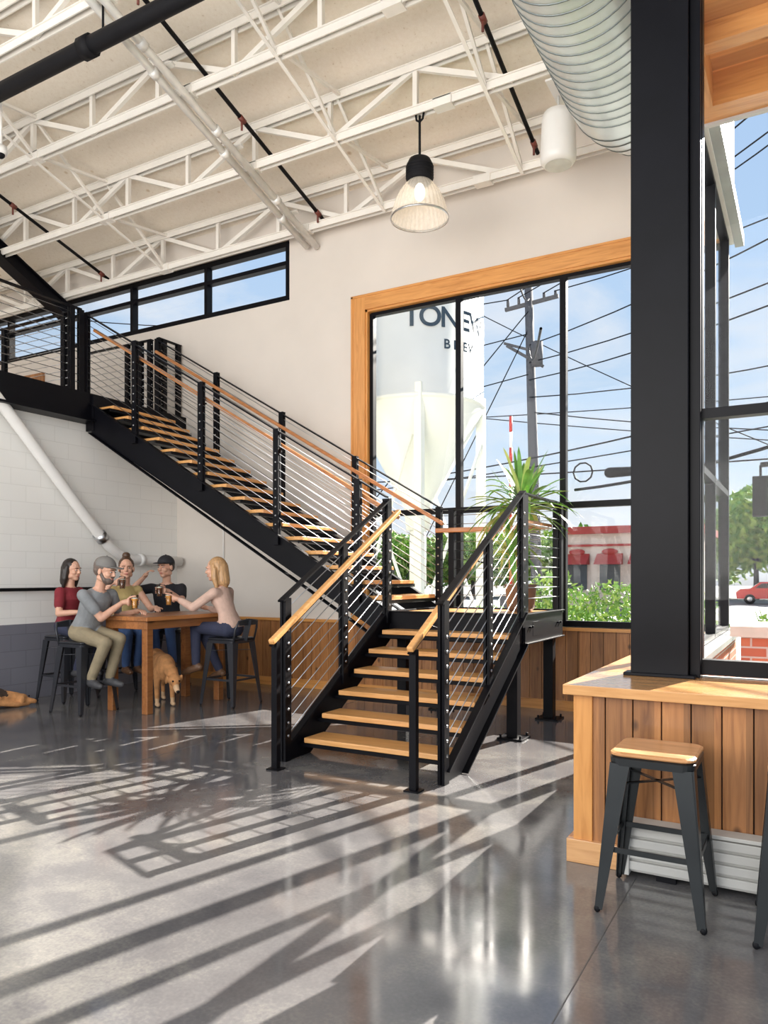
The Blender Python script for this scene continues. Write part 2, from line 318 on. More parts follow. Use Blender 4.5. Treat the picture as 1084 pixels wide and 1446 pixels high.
def sprk(x,dz,r,y0=8.75,y1=.5):
    b=B();b.cyl((x,y0,zb(y0)+dz),(x,y1,zb(y1)+dz),r,n=10)
    y=y0-.1
    while y>y1:
        b.cyl((x,y,zb(y)+dz),(x,y-.09,zb(y-.09)+dz),r*1.35,m=1);b.cyl((x,y-.05,zb(y)+dz+.05),(x,y-.05,zb(y)+dz-.12),.014,m=1);y-=1.6
    b.obj('sprinkler_pipe',[BLACKM,REDP])
sprk(-5.92,.12,.025);sprk(-2.83,.2,.025);sprk(-10.3,.15,.025)
b=B();b.cyl((-15,5.2,7.03),(5.8,5.2,7.03),.085,n=16)
for x in(-12,-9,-6.5,-4,1): b.cyl((x,5.2,7.03),(x+.14,5.2,7.03),.11,m=0);b.cyl((x+.3,5.2,7.1),(x+.3,5.2,zb(5.2)),.012)
b.obj('sprinkler_main_pipe',[BLACKM])
b=B();b.beam((-11.4,8.85,6.2),(-11.4,6.1,7.55),.16,.22);b.beam((-11.4,8.85,6.32),(-11.4,6.1,7.67),.26,.025);b.beam((-11.4,8.85,6.09),(-11.4,6.1,7.44),.26,.025);b.obj('roof_beam',[BLACK])
b=B();pts=[(-1.42,-1.4,6.0),(-1.42,1,6.0),(-1.42,3,6),(-1.42,5,6),(-1.42,6.75,6)]
for i in range(1,10):
    a=pi/2*i/10; pts.append((-.85-.57*cos(a),6.75+.57*sin(a),6.0))
b.tube(pts,.50,n=48)
y=-1.3
while y<6.75:
    b.tube([(-1.42,y-.006,6.0),(-1.42,y-.003,6.0),(-1.42,y+.003,6.0),(-1.42,y+.006,6.0)],[.50,.506,.506,.50],2,n=48);y+=.115
for i in range(1,9):
    a=pi/2*i/9;c=V((-.85-.57*cos(a),6.75+.57*sin(a),6.0));t=V((sin(a),cos(a),0));b.tube([c-t*.005,c+t*.005],.506,2,n=48)
for y in(0,2.2,4.4): b.beam((-1.42,y,6.45),(-1.42,y,deckz(y)),.03,.01,1)
b.obj('ventilation_duct',[GALV,STEEL,SEAM])
SHADE,n,l,bb=nm('ribbed_shade')
bb.inputs['Base Color'].default_value=(.85,.78,.68,1);bb.inputs['Roughness'].default_value=.12;bb.inputs['Emission Color'].default_value=(1,.8,.55,1);bb.inputs['Emission Strength'].default_value=.08
tr=n.new('ShaderNodeBsdfTransparent');mx=n.new('ShaderNodeMixShader');wv=n.new('ShaderNodeTexNoise');wv.inputs['Scale'].default_value=30
mr=n.new('ShaderNodeMapRange');mr.inputs[3].default_value=.45;mr.inputs[4].default_value=.7;l.new(wv.outputs['Fac'],mr.inputs[0]);l.new(mr.outputs[0],mx.inputs[0]);l.new(tr.outputs[0],mx.inputs[1]);l.new(bb.outputs[0],mx.inputs[2]);l.new(mx.outputs[0],n['Material Output'].inputs[0])
LX,LY=-3.80,7.53
b=B();z=5.62
b.lathe([(.318,z),(.325,z+.02),(.315,z+.03),(.30,z+.10),(.27,z+.20),(.22,z+.30),(.16,z+.38),(.13,z+.41)],(LX,LY,0),0,72,rib=.02)
b.lathe([(.318,z-.006),(.328,z-.006),(.328,z+.014),(.318,z+.014)],(LX,LY,0),2,48)
b.lathe([(.0,z+.41),(.135,z+.41),(.15,z+.43),(.15,z+.60),(.12,z+.66),(.05,z+.69),(0,z+.69)],(LX,LY,0),1,28)
for k in range(5): b.lathe([(.152,z+.45+k*.03),(.158,z+.458+k*.03),(.152,z+.466+k*.03)],(LX,LY,0),1,28)
b.cyl((LX,LY,z+.68),(LX,LY,zb(LY)-.05),.014,m=1);b.tube([(LX-.05,LY,zb(LY)-.02),(LX-.04,LY,zb(LY)-.09),(LX,LY,zb(LY)-.12),(LX+.04,LY,zb(LY)-.09),(LX+.05,LY,zb(LY)-.02)],.012,m=1)
b.ell((LX,LY,z+.30),X_*.06,Y_*.06,Z_*.10,3,n=16)
BULB=nm('bulb')[0];bb=BULB.node_tree.nodes['Principled BSDF'];bb.inputs['Emission Color'].default_value=(1,.85,.65,1);bb.inputs['Emission Strength'].default_value=5
b.obj('pendant_lamp',[SHADE,BLACKM,STEEL,BULB])
b=B();sx,sy=-2.33,7.9
b.lathe([(0,6.0),(.10,6.0),(.16,6.01),(.185,6.05),(.19,6.10),(.175,6.48),(.16,6.55),(.10,6.57),(0,6.57)],(sx,sy,0),0,32);b.lathe([(.0,5.995),(.14,5.998)],(sx,sy,0),1,32)
b.cyl((sx,sy,6.57),(sx,sy,6.75),.01,m=1);b.box(sx-.05,sx+.05,sy-.3,sy+.3,6.74,6.76,0);b.obj('pendant_speaker',[WHITEP,simple('grille',(.6,.6,.58),.6)])
b=B();c=V((-8.25,5.45,6.6));b.lathe([(0,.05),(.07,.05),(.075,0),(.07,-.04),(.0,-.04)],c,0,20);b.ell(c-Z_*.04,X_*.05,Y_*.05,Z_*.05,1);b.cyl(c+Z_*.05,c+Z_*.8,.02);b.obj('security_camera',[WHITEP,BLACKM])
b=B();xw=-8.76
b.tube([(xw,5.0,4.6-.01),(xw,5.6,3.98),(xw,6.2,3.35),(xw,6.9,2.6),(xw,7.25,2.24),(xw,7.45,2.05),(xw,7.65,1.92),(xw,7.9,1.86),(xw,8.3,1.85),(xw,8.85,1.85)],.075,0,14)
b.cyl((xw,7.28,2.21),(xw,7.36,2.13),.095,None,1);b.cyl((xw,8.0,1.86),(xw,8.08,1.86),.092,None,0);b.beam((XL,7.3,2.19),(xw,7.3,2.19),.04,.04,1);b.beam((XL,5.8,3.77),(xw,5.8,3.77),.04,.04,1)
b.obj('wall_drain_pipe',[WHITEP,STEEL])
b=B();b.cyl((-8.82,-3,1.44),(-8.82,7.9,1.44),.022);
for y in(1,3,5,6.2,7.5): b.beam((XL,y,1.44),(-8.82,y,1.44),.03,.03)
b.obj('wall_rail',[BLACKM])
b=B();b.box(-7.95,-7.85,YB-.03,YB-.0,1.25,1.4);b.cyl((-7.9,YB-.02,1.4),(-7.9,YB-.02,3.2),.012);b.obj('electrical_outlet',[WHITEP])
ST=empty('staircase',(-3.2,5.3,0))
R1=1.22/7
b=B()
for i in range(1,7):
    y=5.45+(i-1)*.28; z=i*R1; b.box(-3.90,-2.50,y,y+.31,z-.045,z)
b.box(-3.93,-2.47,7.13,8.38,1.18,1.22)
for j in range(1,17):
    x=-4.0-(j-1)*.29; z=1.22+j*.172; b.box(x-.31,x,7.18,8.35,z-.045,z,1)
b.obj('treads',[OAK,OAKY],ST,bevel=.006)
b=B()
for x in(-3.975,-2.475):
    b.prism([(x,5.26,0),(x,5.26,.09),(x,7.13,1.25),(x,7.13,.92),(x,5.63,0)],(.02,0,0),0)
    s=-1 if x<-3 else 1
    xo=x+.01+s*.03
    b.beam((xo,5.27,.10),(xo,7.13,1.25),.07,.014);b.beam((xo,5.63,.01),(xo,7.13,.93),.07,.014)
for i in range(1,7):
    y=5.45+(i-1)*.28; z=i*R1; b.box(-3.955,-2.475,y+.015,y+.03,z-.085,z-.045);b.box(-3.955,-2.475,y+.015,y+.28,z-.055,z-.045)
    b.box(-3.955,-2.475,y+.25,y+.26,z-.10,z-.045)
x0,x1,y0,y1=-3.975,-2.44,7.12,8.41
for (a,c) in(((x0,y0),(x1,y0)),((x0,y1),(x1,y1)),((x0,y0),(x0,y1)),((x1,y0),(x1,y1))):
    b.beam((*a,1.085),(*c,1.085),.02,.30)
    b.beam((*a,1.23),(*c,1.23),.07,.014);b.beam((*a,.94),(*c,.94),.07,.014)
b.box(x0,x1,y0,y1,1.13,1.18)
b.box(x1-.02,x1+.012,7.35,7.55,1.0,1.15);
for yy in(7.25,7.32,8.2,8.3): b.cyl((x1,yy,1.10),(x1+.03,yy,1.10),.012)
for (px,py) in((-2.55,7.04+.08),(-2.55,8.30),(-3.88,8.30),(-3.88,7.3)):
    b.box(px-.055,px+.055,py-.055,py+.055,0.015,.94);b.box(px-.13,px+.13,py-.13,py+.13,0,.018)
    for sx in(-.1,.1):
        for sy in(-.1,.1): b.cyl((px+sx,py+sy,0.015),(px+sx,py+sy,.05),.012,n=8)
def st(x): return 1.20+.593*(-3.95-x)
for y in(7.115,8.395):
    b.prism([(-3.6,y,1.23),(-3.97,y,1.23),(-8.72,y,st(-8.72)),(-8.72,y,st(-8.72)-.42),(-3.97,y,.93),(-3.6,y,.93)],(0,.02,0),0)
    s=-1 if y<8 else 1;yo=y+.01+s*.03
    b.beam((-3.97,yo,1.23),(-8.72,yo,st(-8.72)),.07,.016);b.beam((-4.1,yo,st(-4.1)-.36),(-8.72,yo,st(-8.72)-.42),.07,.016)
for j in range(1,17):
    x=-4.0-(j-1)*.29; z=1.22+j*.172; b.box(x-.03,x-.015,7.13,8.40,z-.085,z-.045);b.box(x-.29,x-.015,7.13,8.40,z-.055,z-.045)
b.box(-8.82,-8.66,7.1,8.42,3.64,4.14)
b.obj('steel_frame',[BLACK],ST,bevel=.003)
RB=B();CB=B();HB=B()
def post(x,y,z0,z1,w=.075,m=0):
    RB.box(x-w/2,x+w/2,y-.012-.018,y-.006-.0,z0,z1,m);RB.box(x-w/2,x+w/2,y+.006,y+.03,z0,z1,m)
    RB.box(x-.012,x+.012,y-.02,y+.02,z0,z1,m)
def post2(x,y,z0,z1,w=.075,m=0):
    RB.box(x-.03,x-.006,y-w/2,y+w/2,z0,z1,m);RB.box(x+.006,x+.03,y-w/2,y+w/2,z0,z1,m);RB.box(x-.02,x+.02,y-.012,y+.012,z0,z1,m)
def cables(p0,p1,h0,h1,n=10,o0=.10):
    p0=V(p0);p1=V(p1)
    for i in range(n):
        t=(i+.6)/(n+.2); CB.cyl(p0+Z_*(o0+(h0-o0)*t),p1+Z_*(o0+(h1-o0)*t),.0045,n=6)
def toprail(p0,p1): RB.beam(p0,p1,.065,.016)
def t1(y): return 1.42+(y-5.27)*.55
for x in(-3.965,-2.455):
    for y in(5.27,6.2,7.08):
        post2(x,y,0 if y<5.5 else (y-5.3)*.62,t1(y),.085)
        for kk in range(9): RB.cyl((x-.035,y,(y-5.27)*.6+.22+kk*.115),(x+.035,y,(y-5.27)*.6+.22+kk*.115),.012,n=8,m=1)
    toprail((x,5.2,t1(5.2)+.01),(x,7.12,t1(7.12)+.01))
    cables((x,5.27,0.03),(x,7.08,1.13),1.36,1.26,10)
for x in(-3.86,-2.57):
    hz=lambda y:1.10+(y-5.0)*.565
    HB.beam((x,4.93,1.06),(x,7.15,hz(7.15)),.055,.045);RB.beam((x,4.93,1.032),(x,7.15,hz(7.15)-.028),.04,.012)
    RB.box(x-.028,x+.028,4.97,5.02,0,1.06)
    RB.box(x-.06,x+.06,4.94,5.05,0,.012)
    s=-1 if x<-3 else 1
    for y in(5.27,6.2,7.08): RB.beam((x,y,hz(y)-.03),(x+s*.1,y,hz(y)-.06),.02,.012)
def guard(p0,p1,z,h,posts,n=10,ax='y',hand=None):
    for q in posts:
        (post2 if ax=='y' else post)(q[0],q[1],z-.02,z+h)
    toprail((*p0,z+h+.008),(*p1,z+h+.008));cables((*p0,z),(*p1,z),h,h,n)
guard((-2.455,7.1),(-2.455,8.41),1.22,1.20,[(-2.455,7.16),(-2.455,8.38)],10,'y')
guard((-2.455,8.41),(-3.95,8.41),1.22,1.20,[(-2.5,8.41),(-3.80,8.41)],10,'x')
HB.beam((-2.55,8.32,2.17),(-3.98,8.32,2.17),.045,.055,1);HB.beam((-2.55,7.3,2.17),(-2.55,8.34,2.17),.045,.055,1)
def n2(x): return 1.37+.593*(-3.95-x)
for y,xs,hs in((7.10,(-4.35,-5.47,-6.66,-7.84),1),(8.42,(-3.98,-5.2,-6.4,-7.6),-1)):
    for x in xs: 
        post(x,y,st(x)-.12,n2(x)+1.08,.075)
        for kk in range(9): RB.cyl((x,y-.036,st(x)+.12+kk*.105),(x,y+.036,st(x)+.12+kk*.105),.010,n=8,m=1)
    xa=-3.98
    post(-8.80,y,3.9,5.3,.085)
    toprail((xa,y,n2(xa)+1.08),(-8.80,y,n2(-8.80)+1.03))
    cables((xa,y,n2(xa)-.15),(-8.80,y,n2(-8.80)-.15),1.2,1.2,11,.14)
    yo=y+.09*hs
    HB.beam((xa+.1,yo,n2(xa)+.86),(-8.75,yo,n2(-8.75)+.86),.045,.045,1)
    for x in xs: RB.beam((x,yo,n2(x)+.83),(x,y,n2(x)+.79),.012,.02)
post(-3.98,7.10,1.2,2.45,.085)
guard((-8.80,7.0),(-8.80,-1),4.14,1.17,[(-8.80,7.0),(-8.8,6.85),(-8.80,5.6),(-8.80,4.2),(-8.8,2.8),(-8.8,1.4),(-8.8,0)],10,'y')
guard((-8.80,8.42),(-8.80,8.9),4.14,1.17,[(-8.80,8.55),(-8.8,8.85)],10,'y')
guard((-8.95,7.0),(-10.6,7.0),4.14,1.17,[(-9.0,7.0),(-9.15,7.0),(-10.5,7.0)],10,'x')
guard((-8.95,8.45),(-10.6,8.45),4.14,1.17,[(-9.0,8.45),(-9.2,8.45),(-9.5,8.45)],10,'x')
RB.obj('railing_posts',[BLACK,STEEL],ST);CB.obj('railing_cables',[STEEL],ST);HB.obj('wood_handrails',[OAK,OAKH],ST,bevel=.01)
GUN=simple('gunmetal',(.028,.031,.033),.35,.5,.15,4)
SEATW=wood('stool_seat',(.66,.34,.15),(.44,.2,.07),'x',.35)
def stool(name,loc,rot=0,h=.76,back=False,wood_=True,s=1.0,metal=None):
    b=B();w=.19*s;bt=.235*s
    def rs(hw,z,r=.05):
        P=[]
        for cx,cy,a0 in((1,1,0),(-1,1,90),(-1,-1,180),(1,-1,270)):
            for k in range(5):
                a=radians(a0+k*22.5);P.append(V((cx*(hw-r)+r*cos(a),cy*(hw-r)+r*sin(a),z)))
        return P
    def stack(L,m):
        nn=20;vs=[];fs=[]
        for P in L: vs+=P
        for k in range(len(L)-1):
            for i in range(nn): j=(i+1)%nn; fs.append((k*nn+i,k*nn+j,(k+1)*nn+j,(k+1)*nn+i))
        fs.append(tuple(range(nn-1,-1,-1)));fs.append(tuple((len(L)-1)*nn+i for i in range(nn)));b.add(vs,fs,m)
    stack([rs(w,h-.065),rs(w+.004,h-.03),rs(w-.01,h-.022)],0)
    stack([rs(w-.004,h-.022),rs(w+.002,h-.016),rs(w+.002,h-.006),rs(w-.008,h)],1 if wood_ else 0)
    for sx in(-1,1):
        for sy in(-1,1):
            t=V((sx*(w-.022),sy*(w-.022),h-.06));q=V((sx*bt,sy*bt,.02))
            b.beam(t+V((-sx*.03,sy*.018,0)),q+V((-sx*.008,sy*.008,0)),.085*s,.006,0,up=Y_,w1=.034*s)
            b.beam(t+V((sx*.018,-sy*.03,0)),q+V((sx*.008,-sy*.008,0)),.006,.085*s,0,up=Y_,h1=.034*s)
            b.beam(t,q,.032,.032,0,up=Y_,w1=.022,h1=.022)
            b.cap(q+V((0,0,0)),q-V((0,0,.004)),.016,m=2)
    def at(z,sx,sy):
        f=(h-.06-z)/(h-.08);e=(w-.022)+(bt-w+.022)*f;return V((sx*e,sy*e,z))
    for z in(.30*h/.76,):
        for a,c in(((-1,-1),(1,-1)),((1,-1),(1,1)),((1,1),(-1,1)),((-1,1),(-1,-1))): b.beam(at(z,*a),at(z,*c),.006,.026)
    zz=h-.16
    b.beam(at(zz,-1,-1),at(zz,1,1),.024,.005);b.beam(at(zz,1,-1),at(zz,-1,1),.024,.005)
    if back:
        P=[(-w+.01,-w+.02,h-.05),(-w-.03,-w+.01,h+.12),(-w-.06,-w+.04,h+.21),(-w-.075,0,h+.23),(-w-.06,w-.04,h+.21),(-w-.03,w-.01,h+.12),(-w+.01,w-.02,h-.05)]
        b.tube(P,.013,0,8);b.beam((-w+.0,0,h-.03),(-w-.075,0,h+.23),.006,.09,0,up=X_);b.beam((-w-.065,-w+.04,h+.19),(-w-.065,w-.04,h+.19),.008,.06)
    return b.obj(name,[metal or GUN,SEATW,BLACKM],loc=loc,rot=rot)
stool('bar_stool',(-.645,3.86,0),0,.765);stool('bar_stool',(.03,3.84,0),radians(2),.765)
b=B();b.box(-7.42,-6.6,6.15,7.6,1.09,1.14);b.box(-7.36,-6.66,6.21,7.54,.99,1.09)
for x in(-7.30,-6.72):
    for y in(6.27,7.48): b.box(x-.045,x+.045,y-.045,y+.045,0,1.0,0)
b.obj('bar_table',[TABLEW],bevel=.006)
BEER=simple('beer',(.85,.36,.05),.08,0,.05);BEERD=simple('dark_beer',(.22,.07,.02),.08,0,.1);FOAM=simple('beer_foam',(.9,.86,.75),.6)
def glass(loc,full=.12,dark=False,rot=0):
    b=B();b.lathe([(.0,0),(.031,0),(.034,.01),(.044,.165),(.0425,.165),(.0325,.012)],(0,0,0),0,20)
    b.lathe([(0,.008),(.031,.008),(.031+.011*full/.15,full)],(0,0,0),1,20);b.lathe([(.031+.011*full/.15,full),(.0315+.011*full/.15,full+.015),(0,full+.016)],(0,0,0),2,20)
    return b.obj('beer_glass',[GCLEAR,BEERD if dark else BEER,FOAM],loc=loc)
def ik(a,b,l1,l2,pole):
    d=b-a;L=min(d.length,.985*(l1+l2));dr=d.normalized();b2=a+dr*L
    ca=(l1*l1+L*L-l2*l2)/(2*l1*L);ca=max(-1,min(1,ca));p=(pole-dr*pole.dot(dr)).normalized()
    return a+dr*l1*ca+p*l1*sqrt(1-ca*ca),b2
def segd(p,a,b):
    ab=b-a;t=max(0,min(1,(p-a).dot(ab)/max(ab.dot(ab),1e-9)));return (p-(a+ab*t)).length
SKIN,n,l,bb=nm('skin');v=coord(n,l);t=noise(n,l,v,20,3);r=ramp(n,[(.3,(.64,.35,.24)),(.7,(.72,.42,.30))]);l.new(t.outputs['Fac'],r.inputs[0]);l.new(r.outputs[0],bb.inputs['Base Color']);bb.inputs['Roughness'].default_value=.5;bb.inputs['Subsurface Weight'].default_value=.1;bb.inputs['Subsurface Radius'].default_value=(.02,.008,.004)
EYEW=simple('eye_white',(.55,.50,.46),.3);IRIS=simple('iris',(.03,.02,.015),.2);LIPS=simple('lips',(.50,.18,.15),.45)
def cloth(name,c): return simple(name,c,.85,0,.12,9,.4)
def person(name,P,yaw,lean,shirt,pants,shoe,hairc,hands,feet,look,k=1.1,female=False,hair='short',cap=None,beard=False,sleeve='short',side=0):
    P=V(P);F=V((cos(yaw),sin(yaw),0));L=V((-sin(yaw),cos(yaw),0));U=Z_.copy()
    T=(U*cos(lean)+F*sin(lean)+L*side).normalized();TF=(F-T*F.dot(T)).normalized();TL=T.cross(TF).normalized()
    body=B();lab=[]
    sh=.155 if female else .185
    if female: prof=[(-.11,.09,.08,0),(-.07,.155,.115,0),(0,.178,.125,-.01),(.09,.155,.11,0),(.18,.122,.092,0),(.27,.132,.10,.01),(.34,.145,.118,.025),(.42,.135,.09,.005),(.465,.10,.068,0),(.49,.055,.05,0)]
    else: prof=[(-.11,.09,.08,0),(-.07,.155,.115,0),(0,.172,.125,0),(.09,.162,.118,.01),(.18,.152,.112,.01),(.30,.168,.122,.01),(.40,.175,.112,.005),(.45,.14,.085,0),(.49,.065,.055,0)]
    body.loft([(P+T*t*k+TF*o*k,TL*a*k,TF*bb_*k) for t,a,bb_,o in prof],0,20)
    lab.append((P-T*.12*k,P-T*.04*k,.14*k,1));lab.append((P+T*.0*k,P+T*.36*k,.14*k,0))
    nb=P+T*.47*k;nd=(T+U*.8+TF*.25).normalized();hf=V(look).normalized();hu=(U-hf*U.dot(hf)).normalized();hl=hu.cross(hf)
    kb=k;hc=nb+nd*.225*k
    neck1=hc-hu*.07*k-hf*.02*k
    body.cap(nb-T*.03*k,neck1,.055*k,.050*k);lab.append((nb+nd*.012*k,neck1,.072*k,2))
    out=B()
    for sgn,key in((1,'L'),(-1,'R')):
        S=P+T*.42*k+TL*sh*sgn*k
        body.cap(P+T*.40*k+TL*.09*sgn*k,S,.07*k,.060*k);lab.append((P+T*.39*k+TL*.11*sgn*k,S,.075*k,0))
        spec=hands[key];mode=spec[0]
        if mode=='grip':
            C=V(spec[1]);Rg=.042;a=V((S.x-C.x,S.y-C.y,0))
            if len(spec)>2:a=V(spec[2])
            a=a.normalized();wr=C+a*(Rg+.085*k)-Z_*.01
        else: wr=V(spec[1])
        pole=-U*.9+TL*sgn*.6-F*.3
        if len(spec)>3 and spec[3] is not None: pole=V(spec[3])
        E,W=ik(S,wr,.29*k,.26*k,pole)
        body.cap(S,E,.052*k,.041*k);body.cap(E,(E+W)/2,.042*k,.037*k);body.cap((E+W)/2,W,.037*k,.026*k)
        if sleeve=='short':
            M=S.lerp(E,.62);body.cap(S,M,.064*k,.060*k,n=14);lab.append((S,M,.064*k,0));lab.append((S.lerp(E,.72),E,.045*k,2));lab.append((E,W,.04*k,2))
        elif sleeve=='none':
            lab.append((S.lerp(E,.12),E,.06*k,2));lab.append((E,W,.04*k,2))
        else:
            M=E.lerp(W,.8);body.cap(S,E,.058*k,.05*k);body.cap(E,M,.05*k,.04*k);lab.append((S,E,.055*k,0));lab.append((E,M,.05*k,0));lab.append((M.lerp(W,.4),W,.03*k,2))
        hb=B();fr=.0088*k
        if mode=='grip':
            ax=a;s=sgn*1.0;C2=W-ax*(Rg+.085*k)+Z_*.01
            def rot(deg): 
                q=radians(deg*s);return V((ax.x*cos(q)-ax.y*sin(q),ax.x*sin(q)+ax.y*cos(q),0))
            hb.ell(C2+ax*(Rg+.024*k),ax*.019*k,rot(90)*.036*k,Z_*.046*k)
            hb.cap(W,C2+ax*(Rg+.04*k),.026*k,.03*k)
            for fi,(zo,mxa) in enumerate(((.034,150),(.012,168),(-.010,160),(-.031,135))):
                pts=[C2+rot(12)*(Rg+.018*k)+Z_*zo*k,C2+rot(mxa*.36)*(Rg+fr*1.1)+Z_*zo*k,C2+rot(mxa*.68)*(Rg+fr)+Z_*zo*k,C2+rot(mxa)*(Rg+fr)+Z_*zo*k]
                for p,q in zip(pts[:-1],pts[1:]): hb.cap(p,q,fr,fr*.9,n=8)
            pts=[C2+ax*(Rg+.03*k)+Z_*.02*k,C2+rot(-38)*(Rg+.02*k)+Z_*.045*k,C2+rot(-72)*(Rg+.012*k)+Z_*.055*k,C2+rot(-105)*(Rg+.011*k)+Z_*.058*k]
            for p,q in zip(pts[:-1],pts[1:]): hb.cap(p,q,.0115*k,.0095*k,n=8)
            glass(C2-Z_*.085,.12,dark=spec[4] if len(spec)>4 else False)
        else:
            h=(W-E).normalized();nrm=V(spec[2]) if len(spec)>2 and spec[2] is not None else -U
            h=(h*.6+ (h-nrm*h.dot(nrm))*.4).normalized();nrm=(nrm-h*nrm.dot(h)).normalized();sd_=h.cross(nrm)*sgn
            hb.cap(W,W+h*.03*k,.026*k,.03*k);hb.ell(W+h*.05*k,sd_*.04*k,nrm*.017*k,h*.052*k)
            for o,Lf in((.030,.066),(.010,.078),(-.010,.072),(-.029,.056)):
                p=W+h*.085*k+sd_*o*k;an=25
                for fr_ in(.45,.32,.23):
                    dd=(h*cos(radians(an))+nrm*sin(radians(an)));q=p+dd*Lf*fr_*k;hb.cap(p,q,fr,fr*.92,n=8);p=q;an+=28
            p=W+h*.025*k+sd_*.028*k;q=p+(h*.55+sd_*.75+nrm*.2).normalized()*.04*k;r_=q+(h*.85+sd_*.3+nrm*.3).normalized()*.03*k
            hb.cap(p,q,.013*k,.011*k,n=8);hb.cap(q,r_,.011*k,.009*k,n=8)
        vs,fs=fuse(hb,.0048,2);out.add(vs,fs,2,True)
    for sgn,key in((1,'L'),(-1,'R')):
        H=P+L*.092*sgn*k-U*.015*k;tgt=V(feet[key][0]);fd=V(feet[key][1]).normalized()
        pole=F*1.0+U*.7
        if len(feet[key])>2: pole=V(feet[key][2])
        K,A=ik(H,tgt,.43*k,.42*k,pole)
        body.cap(H,K,.092*k,.066*k,n=14);body.cap(K,K.lerp(A,.4),.064*k,.058*k,n=12);body.cap(K.lerp(A,.4),A+ (K-A).normalized()*.03,.058*k,.05*k,n=12)
        lab.append((H,K,.08*k,1));lab.append((K,A+(K-A).normalized()*.05*k,.055*k,1))
        ft=A-U*.045*k
        body.cap(ft-fd*.045*k,ft+fd*.09*k,.040*k,.042*k);body.cap(ft+fd*.09*k-U*.008,ft+fd*.165*k-U*.012,.040*k,.030*k);body.cap(A,ft,.042*k,.04*k)
        lab.append((ft-fd*.045*k,ft+fd*.17*k,.045*k,3))
    vs,fs=fuse(body,.0105,4)
    groups={0:[],1:[],2:[],3:[]}
    for f in fs:
        c=sum((vs[i] for i in f),V((0,0,0)))/len(f);best=min(lab,key=lambda g:segd(c,g[0],g[1])-g[2]);groups[best[3]].append(f)
    o=len(out.v);out.v+=[tuple(p) for p in vs]
    for g,fl in groups.items():
        for f in fl: out.f.append([i+o for i in f]);out.m.append(g);out.s.append(True)
    k=k*1.10
    h=B();q=lambda f_,l_,u_: hc+hf*f_*k+hl*l_*k+hu*u_*k
    def e(bd,f_,l_,u_,rf,rl,ru,m=0): bd.ell(q(f_,l_,u_),hf*rf*k,hl*rl*k,hu*ru*k,m)
    e(h,-.012,0,.028,.095,.076,.088);e(h,.02,0,-.035,.07,.06,.085);e(h,.055,0,-.096,.026,.03,.024);e(h,.076,0,.022,.018,.05,.013)
    for s in(-1,1): e(h,.055,.035*s,-.03,.03,.025,.028);e(h,-.005,.078*s,-.012,.02,.011,.032);e(h,.0,.045*s,-.07,.05,.022,.03)
    h.cap(q(.088,0,.008),q(.104,0,-.028),.009*k,.013*k);e(h,.096,0,-.034,.011,.018,.009);e(h,.084,0,-.063,.010,.024,.010)
    h.cap(neck1-nd*.03,q(-.02,0,-.05),.048*k,.053*k)
    vs,fs=fuse(h,.006,2);out.add(vs,fs,2,True)
    for s in(-1,1):
        e(out,.082,.030*s,-.001,.009,.012,.0065,5);e(out,.0885,.030*s,-.001,.004,.0058,.0055,6);out.cap(q(.093,.014*s,.020),q(.085,.046*s,.022),.0045*k,.003*k,m=4,n=6)
    e(out,.089,0,-.062,.007,.022,.0045,7);e(out,.088,0,-.070,.007,.018,.0055,7)
    hr=B()
    e(hr,-.028,0,.038,.096,.086,.092)
    if hair!='short': e(hr,-.04,0,-.0,.085,.084,.09)
    else: e(hr,-.05,0,.0,.066,.078,.07)
    if hair=='long':
        for s in(-1,1): hr.cap(q(-.01,.07*s,.03),q(-.02,.085*s,-.10),.03*k,.034*k);hr.cap(q(-.02,.085*s,-.10),q(-.035,.09*s,-.19),.034*k,.018*k)
        hr.cap(q(-.07,0,.02),q(-.08,0,-.13),.07*k,.07*k);hr.cap(q(-.08,0,-.13),q(-.08,0,-.20),.07*k,.04*k)
        for i in range(12):
            p=q(-.03-.05*(1-abs(cos(i/11*pi))),.095*cos(i/11*pi),.0)
            hr.cap(p,p-hu*.10*k+hl*.012*math.sin(i*2.1)*k,.018*k,.016*k,n=6);hr.cap(p-hu*.10*k,p-hu*(.17+.025*(i%3))*k-hf*.015*k,.016*k,.006*k,n=6)
    if hair=='bun': e(hr,-.05,0,.145,.042,.045,.038);e(hr,-.04,0,.11,.05,.05,.03)
    vs,fs=fuse(hr,.007,1);out.add(vs,fs,4,True)
    if beard:
        bd=B();e(bd,.045,0,-.085,.052,.056,.042);e(bd,.087,0,-.047,.014,.03,.008)
        for s in(-1,1): bd.cap(q(.0,.062*s,-.03),q(.04,.045*s,-.085),.016*k,.022*k)
        vs,fs=fuse(bd,.007,1);out.add(vs,fs,4,True)
    mats=[shirt,pants,SKIN,shoe,hairc,EYEW,IRIS,LIPS]
    if cap:
        mats.append(cap)
        out.ell(q(-.012,0,.042),hf*.106*k,hl*.090*k,hu*.092*k,8,n=20,k=10,t0=.48,t1=.98)
        out.ell(q(.105,0,.048),hf*.075*k,hl*.070*k,hu*.008*k,8,n=20);out.ell(q(-.012,0,.134),hf*.01*k,hl*.01*k,hu*.006*k,8,n=8)
    return out.obj(name,mats)
def hairmat(name,c):
    m,n,l,b=nm(name);v=coord(n,l,(90,90,6));t=noise(n,l,v,1,4,.3);r=ramp(n,[(.3,clampc(c,.6)),(.7,clampc(c,1.3))]);l.new(t.outputs['Fac'],r.inputs[0]);l.new(r.outputs[0],b.inputs['Base Color']);b.inputs['Roughness'].default_value=.42
    bp=n.new('ShaderNodeBump');bp.inputs['Strength'].default_value=.5;bp.inputs['Distance'].default_value=.004;l.new(t.outputs['Fac'],bp.inputs['Height']);l.new(bp.outputs[0],b.inputs['Normal']);return m
